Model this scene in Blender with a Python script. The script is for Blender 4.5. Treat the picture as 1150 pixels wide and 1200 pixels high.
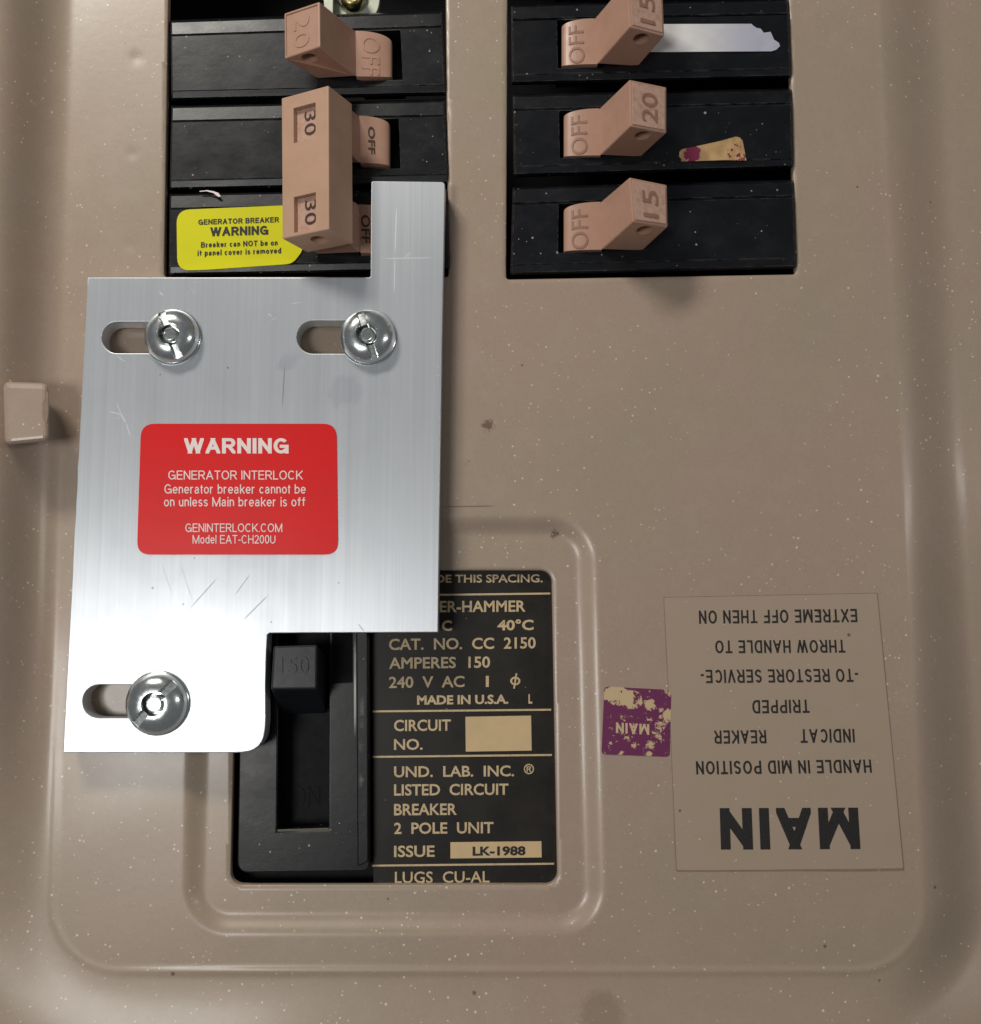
import bpy, bmesh, math, random
import numpy as np
from mathutils import Vector, Matrix
random.seed(4)
for o in list(bpy.data.objects): bpy.data.objects.remove(o)
SC = bpy.context.scene
S = 0.000173            # metres for one unit of the drawing (breaker pitch 3/4 inch)
W, H = 1150.0, 1200.0
F = 1200.0              # focal length in the same units
TH = math.radians(6.0)  # the camera looks slightly upward at the panel
CAM = Vector((0, -F*math.sin(TH), F*math.cos(TH)))

# ------------------------------------------------------------------ camera
cd = bpy.data.cameras.new('camera'); cam = bpy.data.objects.new('camera', cd)
SC.collection.objects.link(cam); SC.camera = cam
cam.location = CAM*S; cam.rotation_euler = (TH, 0, 0)
cd.sensor_fit = 'VERTICAL'; cd.sensor_height = 24; cd.lens = 24*F/H
cd.clip_start = 0.005; cd.clip_end = 20

# ------------------------------------------------------------------ light
wd = bpy.data.worlds.new('World'); SC.world = wd; wd.use_nodes = True
bg = wd.node_tree.nodes['Background']; bg.inputs[0].default_value = (0.90, 0.93, 1.0, 1); bg.inputs[1].default_value = 0.12
def lamp(name, x, y, z, sx, sy, watt, col, target=(0, 0, 0)):
    l = bpy.data.lights.new(name, 'AREA'); l.shape = 'RECTANGLE'; l.size = sx*S; l.size_y = sy*S
    l.energy = watt; l.color = col
    o = bpy.data.objects.new(name, l); SC.collection.objects.link(o)
    o.location = Vector((x, y, z))*S
    o.rotation_euler = (Vector(target)*S-o.location).to_track_quat('-Z', 'Y').to_euler()
    return o
lamp('ceiling_lamp', -1300, 2350, 1850, 950, 380, 1.75, (1.0, 0.95, 0.87), (-100, 200, 0))
lamp('nut_highlight_lamp', 2700, 350, 2700, 110, 1200, 0.32, (1.0, 0.97, 0.92), (0, 0, 0))  # added lamp out of view, puts highlights on the right of the dome nuts
lamp('work_lamp', -1200, -470, 2700, 620, 720, 0.74, (1.0, 0.98, 0.95), (-200, -200, 0))
SC.view_settings.view_transform = 'Standard'; SC.view_settings.look = 'None'
SC.view_settings.exposure = 0.0; SC.view_settings.gamma = 1
SC.render.engine = 'CYCLES'

# ------------------------------------------------------------------ geometry helpers
cT, sT = math.cos(TH), math.sin(TH)
def PN(px, py, z):      # numpy version, drawing units
    px = np.asarray(px, float); py = np.asarray(py, float); z = np.asarray(z, float)
    dx = (px-W/2); dyc = -(py-H/2)
    dy = dyc*cT+F*sT; dz = dyc*sT-F*cT
    t = (z-CAM.z)/dz
    return np.stack([dx*t, CAM.y+dy*t, z+0*t], -1)*S
def P(px, py, z=0.0): return Vector(PN(px, py, z))
def wloc(o):
    v = Vector((0, 0, 0))
    while o is not None: v += o.location; o = o.parent
    return v
def thing(name, loc, label, cat, group=None):
    o = bpy.data.objects.new(name, None); SC.collection.objects.link(o)
    o.empty_display_size = 0.01; o.location = loc
    o['label'] = label; o['category'] = cat
    if group: o['group'] = group
    return o
def mk(name, verts, faces, mat, parent=None, smooth=False, label=None):
    off = wloc(parent) if parent else Vector((0, 0, 0))
    me = bpy.data.meshes.new(name)
    me.from_pydata([tuple(Vector(v)-off) for v in verts], [], faces)
    return fin(name, me, mat, parent, smooth, label)
def fin(name, me, mat, parent, smooth=False, label=None):
    me.validate(); me.update()
    if isinstance(mat, (list, tuple)):
        for m in mat: me.materials.append(m)
    else: me.materials.append(mat)
    if smooth: me.polygons.foreach_set('use_smooth', [True]*len(me.polygons))
    o = bpy.data.objects.new(name, me); SC.collection.objects.link(o); o.parent = parent
    if label: o['label'] = label
    return o
def bmmk(name, bm, mat, parent=None, smooth=False, label=None):
    bmesh.ops.recalc_face_normals(bm, faces=bm.faces)
    off = wloc(parent) if parent else Vector((0, 0, 0))
    for v in bm.verts: v.co -= off
    me = bpy.data.meshes.new(name); bm.to_mesh(me); bm.free()
    return fin(name, me, mat, parent, smooth, label)
def evalmesh(o):
    dg = bpy.context.evaluated_depsgraph_get(); dg.update()
    return bpy.data.meshes.new_from_object(o.evaluated_get(dg))
def arc(cx, cy, r, a0, a1, n=8):
    return [(cx+r*math.cos(math.radians(a0+(a1-a0)*i/n)), cy+r*math.sin(math.radians(a0+(a1-a0)*i/n))) for i in range(n+1)]
def rounded(pts, r, n=6):   # pts: polygon corners (px), r: radius or list
    out = []; N = len(pts)
    for i in range(N):
        p = Vector(pts[i]); a = Vector(pts[i-1]); b = Vector(pts[(i+1) % N]); rr = r[i] if isinstance(r, (list, tuple)) else r
        if rr <= 0: out.append(tuple(p)); continue
        d1 = (a-p).normalized(); d2 = (b-p).normalized()
        for k in range(n+1):
            t = k/n
            q0 = p+d1*rr*(1-t); q1 = p+d2*rr*t
            out.append(tuple(q0.lerp(q1, t)))
    return out
def slab(name, outlines, ztop, thick, mat, parent=None, bevel=0.0, label=None, jit=0):
    """closed outlines in drawing px on height ztop, the first outside, others holes"""
    cu = bpy.data.curves.new('tmp', 'CURVE'); cu.dimensions = '2D'; cu.fill_mode = 'BOTH'
    cu.extrude = (thick/2-bevel)*S; cu.bevel_depth = bevel*S; cu.bevel_resolution = 2; cu.offset = -bevel*S
    for ol in outlines:
        sp = cu.splines.new('POLY'); sp.points.add(len(ol)-1); sp.use_cyclic_u = True
        for i, (x, y) in enumerate(ol):
            v = P(x+random.uniform(-jit, jit), y+random.uniform(-jit, jit), ztop); sp.points[i].co = (v.x, v.y, 0, 1)
    o = bpy.data.objects.new('tmp', cu); SC.collection.objects.link(o)
    me = evalmesh(o); bpy.data.objects.remove(o)
    off = wloc(parent) if parent else Vector((0, 0, 0))
    me.materials.clear()
    for v in me.vertices: v.co = v.co+Vector((0, 0, (ztop-thick/2)*S))-off
    return fin(name, me, mat, parent, False, label)
def textmesh(s, weight=0.0, space=1.0, extrude=0.0):
    cu = bpy.data.curves.new('tmp', 'FONT'); cu.body = s; cu.size = 1
    cu.space_character = space; cu.resolution_u = 3; cu.extrude = 0.5
    o = bpy.data.objects.new('tmp', cu); SC.collection.objects.link(o)
    me = evalmesh(o); bpy.data.objects.remove(o)
    bm = bmesh.new(); bm.from_mesh(me); bmesh.ops.remove_doubles(bm, verts=bm.verts, dist=1e-5); bm.normal_update()
    if weight:
        mv = []
        for v in bm.verts:
            ns = []
            for f in v.link_faces:
                if abs(f.normal.z) < .5 and not any(f.normal.dot(n_) > .999 for n_ in ns): ns.append(f.normal.copy())
            if ns:
                t = sum(ns, Vector((0, 0, 0))); t.z = 0
                if len(ns) > 1: t = t/max(.5, (1+ns[0].dot(ns[1])))
                if t.length > 2: t = t.normalized()*2
                mv.append((v, t))
        for v, t in mv: v.co += t*weight
    bm.to_mesh(me); bm.free()
    return me
def text(s, mapper, mat, parent, weight=0.0, space=1.0, name='lettering', label=None):
    me = textmesh(s, weight, space); me.materials.clear()
    xs = [v.co.x for v in me.vertices]; ys = [v.co.y for v in me.vertices]
    x0, x1, y0, y1 = min(xs), max(xs), min(ys), max(ys)
    off = wloc(parent)
    for v in me.vertices:
        v.co = mapper((v.co.x-x0)/(x1-x0), (v.co.y-y0)/(y1-y0), v.co.z+0.5)-off
    return fin(name, me, mat, parent, False, label)
def qmap(TL, TR, BR, BL, h, lift=0.0):   # corners = 3D vectors in text orientation
    n = ((TR-TL).cross(BL-TL)).normalized()
    if n.z < 0: n = -n
    def f(u, v, w):
        return TL.lerp(TR, u).lerp(BL.lerp(BR, u), 1-v)+n*(lift+w*h)*S
    return f
def prt(s, x0, x1, y0, y1, z, mat, parent, dyr=0.0, skew=0.0, flip=False, weight=0.0, h=0.35, **k):
    """flat printed line, box in px on height z; dyr = how far the right end drops"""
    TL, TR, BR, BL = P(x0, y0, z), P(x1, y0+dyr, z), P(x1+skew, y1+dyr, z), P(x0+skew*0.5, y1, z)
    if flip: TL, TR, BR, BL = BR, BL, TL, TR
    return text(s, qmap(TL, TR, BR, BL, h, 0.05), mat, parent, weight, **k)

def EA(cx, cy, rx, ry, a0, a1, n=14): return [(cx+rx*math.cos(math.radians(a0+(a1-a0)*i/n)), cy+ry*math.sin(math.radians(a0+(a1-a0)*i/n))) for i in range(n+1)]
O_ = EA(.5, .5, .5, .5, 90, 450, 28)
XH = .73    # height of the small letters
def lo(p): return [(x, y*XH) for x, y in p]
GL = {  # glyph: (width, strokes); straight strokes get extended and clipped to the letter box
 'A': (.76, [[(0, 0), (.5, 1)], [(.5, 1), (1, 0)], [(.2, .31), (.8, .31)]]),
 'B': (.68, [[(0, 0), (0, 1)], [(0, 1)]+EA(.62, .765, .32, .235, 90, -90)+[(0, .53)], [(0, .53)]+EA(.66, .265, .34, .265, 90, -90)+[(0, 0)]]),
 'C': (.74, [EA(.5, .5, .5, .5, 42, 318, 26)]), 'D': (.72, [[(0, 0), (0, 1)], [(0, 1)]+EA(.5, .5, .5, .5, 90, -90, 20)+[(0, 0)]]),
 'E': (.62, [[(0, 0), (0, 1)], [(0, 1), (1, 1)], [(0, .52), (.92, .52)], [(0, 0), (1, 0)]]),
 'F': (.58, [[(0, 0), (0, 1)], [(0, 1), (1, 1)], [(0, .50), (.88, .50)]]),
 'G': (.78, [EA(.5, .5, .5, .5, 42, 325, 26), [(.55, .46), (1, .46)], [(1, .46), (1, 0)]]),
 'H': (.70, [[(0, 0), (0, 1)], [(1, 0), (1, 1)], [(0, .52), (1, .52)]]), 'I': (0, [[(0, 0), (0, 1)]]),
 'J': (.5, [[(1, 1), (1, .3)]+EA(.5, .3, .5, .3, 0, -180)]),
 'K': (.70, [[(0, 0), (0, 1)], [(0, .32), (1, 1)], [(.32, .56), (1, 0)]]), 'L': (.54, [[(0, 0), (0, 1)], [(0, 0), (1, 0)]]),
 'M': (.88, [[(0, 0), (0, 1)], [(1, 0), (1, 1)], [(0, 1), (.5, 0)], [(1, 1), (.5, 0)]]),
 'N': (.70, [[(0, 0), (0, 1)], [(1, 0), (1, 1)], [(0, 1), (1, 0)]]), 'O': (.80, [O_]),
 'P': (.66, [[(0, 0), (0, 1)], [(0, 1)]+EA(.64, .73, .36, .27, 90, -90)+[(0, .46)]]),
 'R': (.70, [[(0, 0), (0, 1)], [(0, 1)]+EA(.62, .74, .36, .26, 90, -90)+[(0, .48)], [(.50, .48), (1, 0)]]),
 'S': (.66, [EA(.5, .745, .44, .255, 25, 200, 14)+[(.14, .6), (.35, .53), (.65, .47), (.9, .38)]+EA(.5, .265, .48, .265, 5, -160, 14)]),
 'T': (.64, [[(0, 1), (1, 1)], [(.5, 0), (.5, 1)]]), 'U': (.68, [[(0, 1), (0, .35)]+EA(.5, .35, .5, .35, 180, 360)+[(1, 1)]]),
 'V': (.70, [[(0, 1), (.5, 0)], [(.5, 0), (1, 1)]]), 'W': (1.02, [[(0, 1), (.25, 0)], [(.25, 0), (.5, 1)], [(.5, 1), (.75, 0)], [(.75, 0), (1, 1)]]),
 'X': (.70, [[(0, 0), (1, 1)], [(0, 1), (1, 0)]]), '-': (.30, [[(0, .38), (1, .38)]]), '.': (0, [[(0, -.02), (0, .08)]]),
 '0': (.56, [O_]), '1': (.26, [[(1, 0), (1, 1)], [(1, .98), (.7, .8), (0, .76)]]),
 '2': (.56, [EA(.5, .70, .47, .30, 165, -25, 14)+[(.75, .42), (.3, .2), (0, 0)], [(0, 0), (1, 0)]]),
 '3': (.56, [EA(.5, .76, .42, .24, 160, -75, 14)+[(.4, .525)], [(.4, .525)]+EA(.5, .265, .5, .265, 80, -160, 16)]),
 '5': (.56, [[(.95, 1), (.2, 1)], [(.2, 1), (.08, .5)], [(.08, .5)]+EA(.5, .32, .5, .32, 130, -160, 18)]),
 'a': (.52, [lo([(.04, .78)]+EA(.45, .72, .4, .28, 150, 0, 10)+[(.86, .1), (1, 0)]), lo([(.86, .6), (.4, .54)]+EA(.32, .28, .32, .27, 95, 270, 10)+EA(.45, .4, .41, .4, 280, 355, 6))]),
 'b': (.54, [[(0, 0), (0, 1)], lo(O_)]), 'c': (.50, [lo(EA(.5, .5, .5, .5, 40, 320, 20))]),
 'd': (.54, [[(1, 0), (1, 1)], lo(O_)]), 'e': (.54, [lo([(0, .5), (1, .5)]+EA(.5, .5, .5, .5, 4, 322, 24))]),
 'f': (.36, [[(.45, 0), (.45, .8)]+[(.55, .95), (1, 1)], lo([(0, 1), (1, 1)])]),
 'i': (0, [lo([(0, 0), (0, 1)]), [(0, .93), (0, 1.03)]]), 'k': (.5, [[(0, 0), (0, 1)], lo([(0, .35), (1, 1)]), lo([(.35, .6), (1, 0)])]),
 'l': (0, [[(0, 0), (0, 1)]]), 'm': (.80, [lo([(0, 0), (0, 1)]), lo([(0, .6)]+EA(.25, .7, .25, .3, 165, 0, 8)+[(.5, 0)]), lo([(.5, .6)]+EA(.75, .7, .25, .3, 165, 0, 8)+[(1, 0)])]),
 'n': (.48, [lo([(0, 0), (0, 1)]), lo([(0, .6)]+EA(.5, .65, .5, .35, 165, 0, 10)+[(1, 0)])]), 'o': (.54, [lo(O_)]),
 'p': (.54, [[(0, -.25), (0, XH)], lo(O_)]), 'r': (.36, [lo([(0, 0), (0, 1)]), lo([(0, .6)]+EA(.8, .55, .8, .45, 150, 90, 6)+[(1, 1)])]),
 's': (.46, [lo(EA(.5, .745, .46, .255, 25, 200, 10)+[(.2, .58), (.8, .43)]+EA(.5, .265, .48, .265, 10, -160, 10))]),
 't': (.26, [[(.4, 1.0*.95), (.4, .12), (.55, 0), (1, 0)], lo([(0, 1), (1, 1)])]),
 'u': (.48, [lo([(0, 1), (0, .4)]+EA(.5, .35, .5, .35, 180, 345, 10)), lo([(1, 0), (1, 1)])]), 'v': (.5, [lo([(0, 1), (.5, 0)]), lo([(.5, 0), (1, 1)])]),
}
def clip(poly, ymin, ymax):
    for lim, sg in ((ymin, 1), (ymax, -1)):
        out = []
        for i in range(len(poly)):
            a, b = poly[i-1], poly[i]; da, db = (a[1]-lim)*sg, (b[1]-lim)*sg
            if (da >= 0) != (db >= 0):
                t = da/(da-db); out.append((a[0]+(b[0]-a[0])*t, a[1]+(b[1]-a[1])*t))
            if db >= 0: out.append(b)
        poly = out
        if not poly: break
    return poly
def strokes(s, w=.12, gap=.10, narrow=1.0):
    """grotesque lettering from strokes of even width; returns polygons"""
    x = 0; polys = []
    for ch in s:
        if ch == ' ': x += .36; continue
        gw, st = GL[ch]; gw = gw*narrow
        gw = max(gw, w) if gw > 0 else w
        for pl_ in st:
            hi = max(p[1] for p in pl_); lw = min(p[1] for p in pl_)
            def mp(p):
                sx = x+w/2+p[0]*(gw-w)
                H_ = XH if (ch.islower() and hi <= XH+.001) else 1.0
                return (sx, w/2+(p[1]/H_)*(H_-w) if p[1] >= 0 else p[1])
            q = [mp(p) for p in pl_]
            if len(q) == 2:
                d = Vector(q[1])-Vector(q[0])
                if d.length < 1e-6: continue
                u = d.normalized()
                diag = min(abs(u.x), abs(u.y)) > .05
                e = w*1.5 if diag else w/2
                if ch in '.': e = 0
                q = [tuple(Vector(q[0])-u*e), tuple(Vector(q[1])+u*e)]
                ymin, ymax = (lw if lw < 0 else 0), (hi if hi > 1 else (XH if ch.islower() and hi <= XH+.001 else 1))
                if ch == 'i' and hi > 1: ymin, ymax = .86, 1.0
                if ch == '.': ymin, ymax = 0, w*1.05
                if ch in 'KkR' and diag:      # keep the arms out of the stem's left side
                    q[0] = mp(pl_[0])
                if ch == 'R' : pass
            else: ymin, ymax = -.01, 1.02
            cl_ = [k > 0 and k < len(q)-1 for k in range(len(q))]
            closed = len(q) > 8 and (Vector(q[0])-Vector(q[-1])).length < 1e-4
            L, R_ = [], []
            for k in range(len(q)):
                a = Vector(q[k-1]) if k > 0 else (Vector(q[-2]) if closed else None)
                b = Vector(q[k+1]) if k < len(q)-1 else (Vector(q[1]) if closed else None)
                c = Vector(q[k]); d1 = (c-a).normalized() if a is not None and (c-a).length > 1e-7 else None; d2 = (b-c).normalized() if b is not None and (b-c).length > 1e-7 else None
                d1 = d1 or d2; d2 = d2 or d1
                t = (d1+d2); t = t.normalized() if t.length > 1e-6 else d1
                nn = Vector((-t.y, t.x)); m = min(1.4, 1/max(.3, nn.dot(Vector((-d1.y, d1.x)))))
                L.append(c+nn*w/2*m); R_.append(c-nn*w/2*m)
            for k in range(len(q)-1):
                pg = clip([tuple(R_[k]), tuple(R_[k+1]), tuple(L[k+1]), tuple(L[k])], ymin, ymax)
                if len(q) == 2:      # sides of the letter box
                    pg = [(b_, a_) for a_, b_ in clip([(b_, a_) for a_, b_ in pg], x, x+gw)] if pg else pg
                if len(pg) >= 3: polys.append((len(polys), pg))
        x += gw+gap
    return polys
def stext(s, TL, TR, BR, BL, mat, parent, w=.12, gap=.10, lift=.25, desc=False, name='lettering', narrow=1.0, zs_=None):
    P_ = strokes(s, w, gap, narrow); xs = [p[0] for _, g in P_ for p in g]; x0, x1 = min(xs), max(xs)
    ys = [p[1] for _, g in P_ for p in g]; y0, y1 = (min(ys) if desc else 0), 1.0
    n_ = (TR-TL).cross(BL-TL).normalized(); n_ = n_ if n_.z > 0 else -n_
    vs = []; fs = []
    for i, g in P_:
        f = []
        for (x, y) in g:
            u = (x-x0)/(x1-x0); v = (y-y0)/(y1-y0)
            f.append(len(vs)); vs.append(TL.lerp(TR, u).lerp(BL.lerp(BR, u), 1-v)+n_*(lift+.012*(i % 9))*S)
        fs.append(f)
    return mk(name, vs, fs, mat, parent)
def sprt(s, x0, x1, y0, y1, z, mat, parent, dyr=0.0, skew=0.0, flip=False, **k):
    TL, TR, BR, BL = P(x0, y0, z), P(x1, y0+dyr, z), P(x1+skew, y1+dyr, z), P(x0+skew*0.5, y1, z)
    if flip: TL, TR, BR, BL = BR, BL, TL, TR
    return stext(s, TL, TR, BR, BL, mat, parent, **k)

# ------------------------------------------------------------------ material helpers
class N:
    def __init__(s, name):
        s.m = bpy.data.materials.new(name); s.m.use_nodes = True; s.t = s.m.node_tree
        s.b = s.t.nodes['Principled BSDF']
        g = s.t.nodes.new('ShaderNodeNewGeometry')
        v = s.t.nodes.new('ShaderNodeVectorMath'); v.operation = 'SCALE'; v.inputs['Scale'].default_value = 1/S
        s.t.links.new(g.outputs['Position'], v.inputs[0]); s.pos = v.outputs[0]
        s.sep = s.t.nodes.new('ShaderNodeSeparateXYZ'); s.t.links.new(s.pos, s.sep.inputs[0])
        s.x, s.y, s.z = s.sep.outputs
    def ln(s, a, b):
        if isinstance(a, (int, float)): b.default_value = a
        elif isinstance(a, tuple): b.default_value = a+(1,)*(len(b.default_value)-len(a))
        else: s.t.links.new(a, b)
    def M(s, op, a, b=0.0, c=0.0, clamp=False):
        n = s.t.nodes.new('ShaderNodeMath'); n.operation = op; n.use_clamp = clamp
        s.ln(a, n.inputs[0]); s.ln(b, n.inputs[1]); s.ln(c, n.inputs[2]); return n.outputs[0]
    def map(s, sx, sy, sz=0, rot=0, off=(0, 0, .37)):
        n = s.t.nodes.new('ShaderNodeMapping'); s.ln(s.pos, n.inputs[0])
        n.inputs['Scale'].default_value = (sx, sy, sz); n.inputs['Rotation'].default_value = (0, 0, rot); n.inputs['Location'].default_value = off
        return n.outputs[0]
    def noise(s, vec, scale=1, detail=3, rough=.5, col=False):
        n = s.t.nodes.new('ShaderNodeTexNoise'); s.ln(vec, n.inputs['Vector']); n.inputs['Scale'].default_value = scale
        n.inputs['Detail'].default_value = detail; n.inputs['Roughness'].default_value = rough
        return n.outputs[1 if col else 0]
    def ramp(s, f, stops):
        n = s.t.nodes.new('ShaderNodeValToRGB'); s.ln(f, n.inputs[0]); e = n.color_ramp.elements
        while len(e) < len(stops): e.new(0.5)
        for i, (p, c) in enumerate(stops):
            e[i].position = p; e[i].color = (c, c, c, 1) if isinstance(c, (int, float)) else c+(1,)
        return n.outputs[0]
    def mix(s, f, a, b):
        n = s.t.nodes.new('ShaderNodeMix'); n.data_type = 'RGBA'; s.ln(f, n.inputs[0]); s.ln(a, n.inputs[6]); s.ln(b, n.inputs[7]); return n.outputs[2]
    def sst(s, x, a, b):   # smooth 0..1
        n = s.t.nodes.new('ShaderNodeMapRange'); n.interpolation_type = 'SMOOTHSTEP'; s.ln(x, n.inputs[0])
        n.inputs[1].default_value = a; n.inputs[2].default_value = b; return n.outputs[0]
    def specks(s, cell, rmax, dens, off=0.0):
        """round dust specks: mask 0..1"""
        mp = s.map(1/cell, 1/cell, 1/cell, 0.3, (off, off, off))
        v = s.t.nodes.new('ShaderNodeTexVoronoi'); s.ln(mp, v.inputs['Vector']); v.inputs['Scale'].default_value = 1
        sp = s.t.nodes.new('ShaderNodeSeparateColor'); s.ln(v.outputs['Color'], sp.inputs[0])
        on = s.M('LESS_THAN', sp.outputs[0], dens)
        r = s.M('MULTIPLY', s.M('POWER', sp.outputs[1], 2.5), rmax/cell)
        r = s.M('ADD', r, 0.35*rmax/cell)
        d = s.M('DIVIDE', v.outputs['Distance'], r)
        return s.M('MULTIPLY', s.M('SUBTRACT', 1.0, s.sst(d, 0.5, 1.1)), on)
    def seg(s, x0, y0, x1, y1, w, z=0.0):
        """scratch or painted glint along a segment given in photo px at height z"""
        a = P(x0, y0, z)/S; b = P(x1, y1, z)/S; d = (b-a); L = max(d.length, .01); u = d/L
        rx = s.M('SUBTRACT', s.x, a.x); ry = s.M('SUBTRACT', s.y, a.y)
        t = s.M('ADD', s.M('MULTIPLY', rx, u.x), s.M('MULTIPLY', ry, u.y))
        q = s.M('ABSOLUTE', s.M('SUBTRACT', s.M('MULTIPLY', rx, u.y), s.M('MULTIPLY', ry, u.x)))
        along = s.M('MULTIPLY', s.sst(t, -1, L*0.25), s.M('SUBTRACT', 1.0, s.sst(t, L*0.75, L+1)))
        return s.M('MULTIPLY', s.M('SUBTRACT', 1.0, s.sst(q, w*0.3, w)), along)
    def blob(s, x, y, r, z=0.0, wob=None):
        a = P(x, y, z)/S
        rx = s.M('SUBTRACT', s.x, a.x); ry = s.M('SUBTRACT', s.y, a.y)
        d = s.M('SQRT', s.M('ADD', s.M('MULTIPLY', rx, rx), s.M('MULTIPLY', ry, ry)))
        if wob is not None: d = s.M('ADD', d, wob)
        return s.M('SUBTRACT', 1.0, s.sst(d, r*0.55, r))
    def bump(s, h, dist, strength=1.0):
        n = s.t.nodes.new('ShaderNodeBump'); n.inputs['Distance'].default_value = dist*S; n.inputs['Strength'].default_value = strength
        s.ln(h, n.inputs['Height']); s.t.links.new(n.outputs[0], s.b.inputs['Normal']); return n
    def set(s, **k):
        for a, v in k.items(): s.ln(v, s.b.inputs[a.replace('_', ' ')])
        return s.m
def add(n, *a):
    r = a[0]
    for b in a[1:]: r = n.M('MAXIMUM', r, b)
    return r
def col(r, g, b):   # sRGB 0..255 -> linear
    f = lambda c: (c/255/12.92) if c/255 <= .04045 else ((c/255+.055)/1.055)**2.4
    return (f(r), f(g), f(b))

# painted cover
n = N('beige_paint')
big = n.noise(n.map(1/260, 1/260), 1, 3)
base = n.mix(n.sst(big, .35, .65), col(161, 145, 126), col(165, 145, 128))
fine = n.noise(n.map(1/3.2, 1/3.2), 1, 2)
base = n.mix(n.M('MULTIPLY', n.sst(fine, .4, .8), .18), base, col(136, 117, 103))
mott = n.noise(n.map(1/28, 1/28), 1, 4, .6)
base = n.mix(n.M('MULTIPLY', n.sst(mott, .45, .75), .16), base, col(176, 160, 142))
dens = n.noise(n.map(1/170, 1/170, 0, 0, (3, 1, .3)), 1, 2)
dust = n.M('MULTIPLY', n.specks(5.5, 1.25, .42), n.sst(dens, .30, .58))
dust = add(n, n.M('MULTIPLY', dust, .8), n.M('MULTIPLY', n.specks(14, 1.15, .42, 5), .65), n.M('MULTIPLY', n.specks(40, 1.4, .24, 9), .8))
wob = n.M('MULTIPLY', n.M('SUBTRACT', n.noise(n.map(1/4, 1/4), 1, 4, .8), .5), 26.0)
st = add(n, n.blob(572, 498, 8, 0, wob), n.M('MULTIPLY', n.blob(548, 543, 3, 0, wob), .5), n.blob(650, 625, 5, -3, wob))
line = n.M('MULTIPLY', n.seg(515, 594, 585, 593, 1.3), .8)
dots = add(n, n.blob(967, 1109, 2.4), n.blob(1098, 1041, 2.4), n.blob(1005, 219, 1.8), n.blob(1098, 230, 1.6), n.blob(1031, 1149, 1.8),
           n.blob(203, 1141, 3), n.blob(556, 1163, 3, 0, n.M('MULTIPLY', wob, .1)), n.blob(454, 1056, 1.8), n.blob(612, 428, 1.6), n.blob(147, 51, 1.3))
smear = n.M('MULTIPLY', n.blob(705, 1187, 30, 0, n.M('MULTIPLY', wob, 1.2)), .35)
base = n.mix(n.M('MULTIPLY', add(n, st, line, smear), .7), base, col(84, 64, 46))
base = n.mix(n.M('MULTIPLY', dots, .6), base, col(50, 36, 26))
base = n.mix(dust, base, col(226, 216, 200))
h = n.M('ADD', n.M('MULTIPLY', n.noise(n.map(1/9, 1/9), 1, 3), .5), n.M('MULTIPLY', dust, .3))
n.bump(h, 0.5, .35)
PAINT = n.set(Base_Color=base, Coat_Weight=.22, Coat_Roughness=.16, Roughness=n.M('ADD', .30, n.M('MULTIPLY', mott, .12)), Specular_IOR_Level=.5)

def blackplastic(name, c, rough, dustk=.6, hsh=0):
    n = N(name)
    nz = n.noise(n.map(1/34, 1/26, 1/26, 0, (hsh, 0, 0)), 1, 5, .65)
    b = n.mix(n.sst(nz, .45, .75), col(*c), col(c[0]+9, c[1]+9, c[2]+9))
    sc = n.noise(n.map(1/150, 1/1.6, 1/30), 1, 3, .7)
    b = n.mix(n.M('MULTIPLY', n.sst(sc, .70, .82), .18), b, col(80, 80, 78))
    pat = n.noise(n.map(1/60, 1/60), 1, 2)
    d = n.M('MULTIPLY', n.specks(5, 1.15, .20), n.sst(pat, .47, .62))
    d = add(n, d, n.specks(17, 1.7, .22, 3), n.specks(47, 2.6, .12, 8))
    if hsh: b = n.mix(n.M('MULTIPLY', add(n, n.seg(415.8, 745, 415.8, 866, 1.7, -3), n.M('MULTIPLY', n.seg(424, 800, 424, 980, 4, 0), n.M('MULTIPLY', n.sst(nz, .5, .7), .25))), .8), b, col(200, 200, 195))  # highlight painted as a bright line along the housing ridge, plus faint scuffing
    b = n.mix(n.M('MULTIPLY', d, dustk), b, col(190, 188, 180))
    n.bump(nz, .7, .3)
    bv_ = n.t.nodes.new('ShaderNodeBevel'); bv_.samples = 4; bv_.inputs[0].default_value = 1.6*S
    gn = n.t.nodes.new('ShaderNodeNewGeometry'); dt = n.t.nodes.new('ShaderNodeVectorMath'); dt.operation = 'DOT_PRODUCT'
    n.t.links.new(bv_.outputs[0], dt.inputs[0]); n.t.links.new(gn.outputs['Normal'], dt.inputs[1])
    ed = n.M('MULTIPLY', n.sst(n.M('SUBTRACT', 1.0, dt.outputs['Value']), .01, .12), n.sst(n.noise(n.map(1/25, 1/7), 1, 4, .7), .42, .62))
    b = n.mix(n.M('MULTIPLY', ed, .45), b, col(120, 120, 116))
    return n.set(Base_Color=b, Roughness=n.M('ADD', rough, n.M('MULTIPLY', nz, .22)), Specular_IOR_Level=.36)
BLACK = blackplastic('black_breaker_plastic', (14, 16, 20), .22)
BLACK2 = blackplastic('worn_glint_black_plastic', (8, 9, 11), .24, .75, 3)
def simple(name, c, rough=.5, metal=0.0, amt=.25, sc=12, c2=None, spec=.5):
    n = N(name); nz = n.noise(n.map(1/sc, 1/sc, 1/sc), 1, 4, .6)
    c2 = c2 or tuple(max(0, v*0.82) for v in c)
    b = n.mix(n.M('MULTIPLY', n.sst(nz, .3, .8), amt*2), col(*c), col(*c2))
    n.bump(nz, .35, .25)
    return n.set(Base_Color=b, Roughness=n.M('ADD', rough-.06, n.M('MULTIPLY', nz, .14)), Metallic=metal, Specular_IOR_Level=spec)
PINK = simple('pinkish_brown_plastic', (179, 141, 121), .34, 0, .26, 20, (164, 124, 104))
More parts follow.
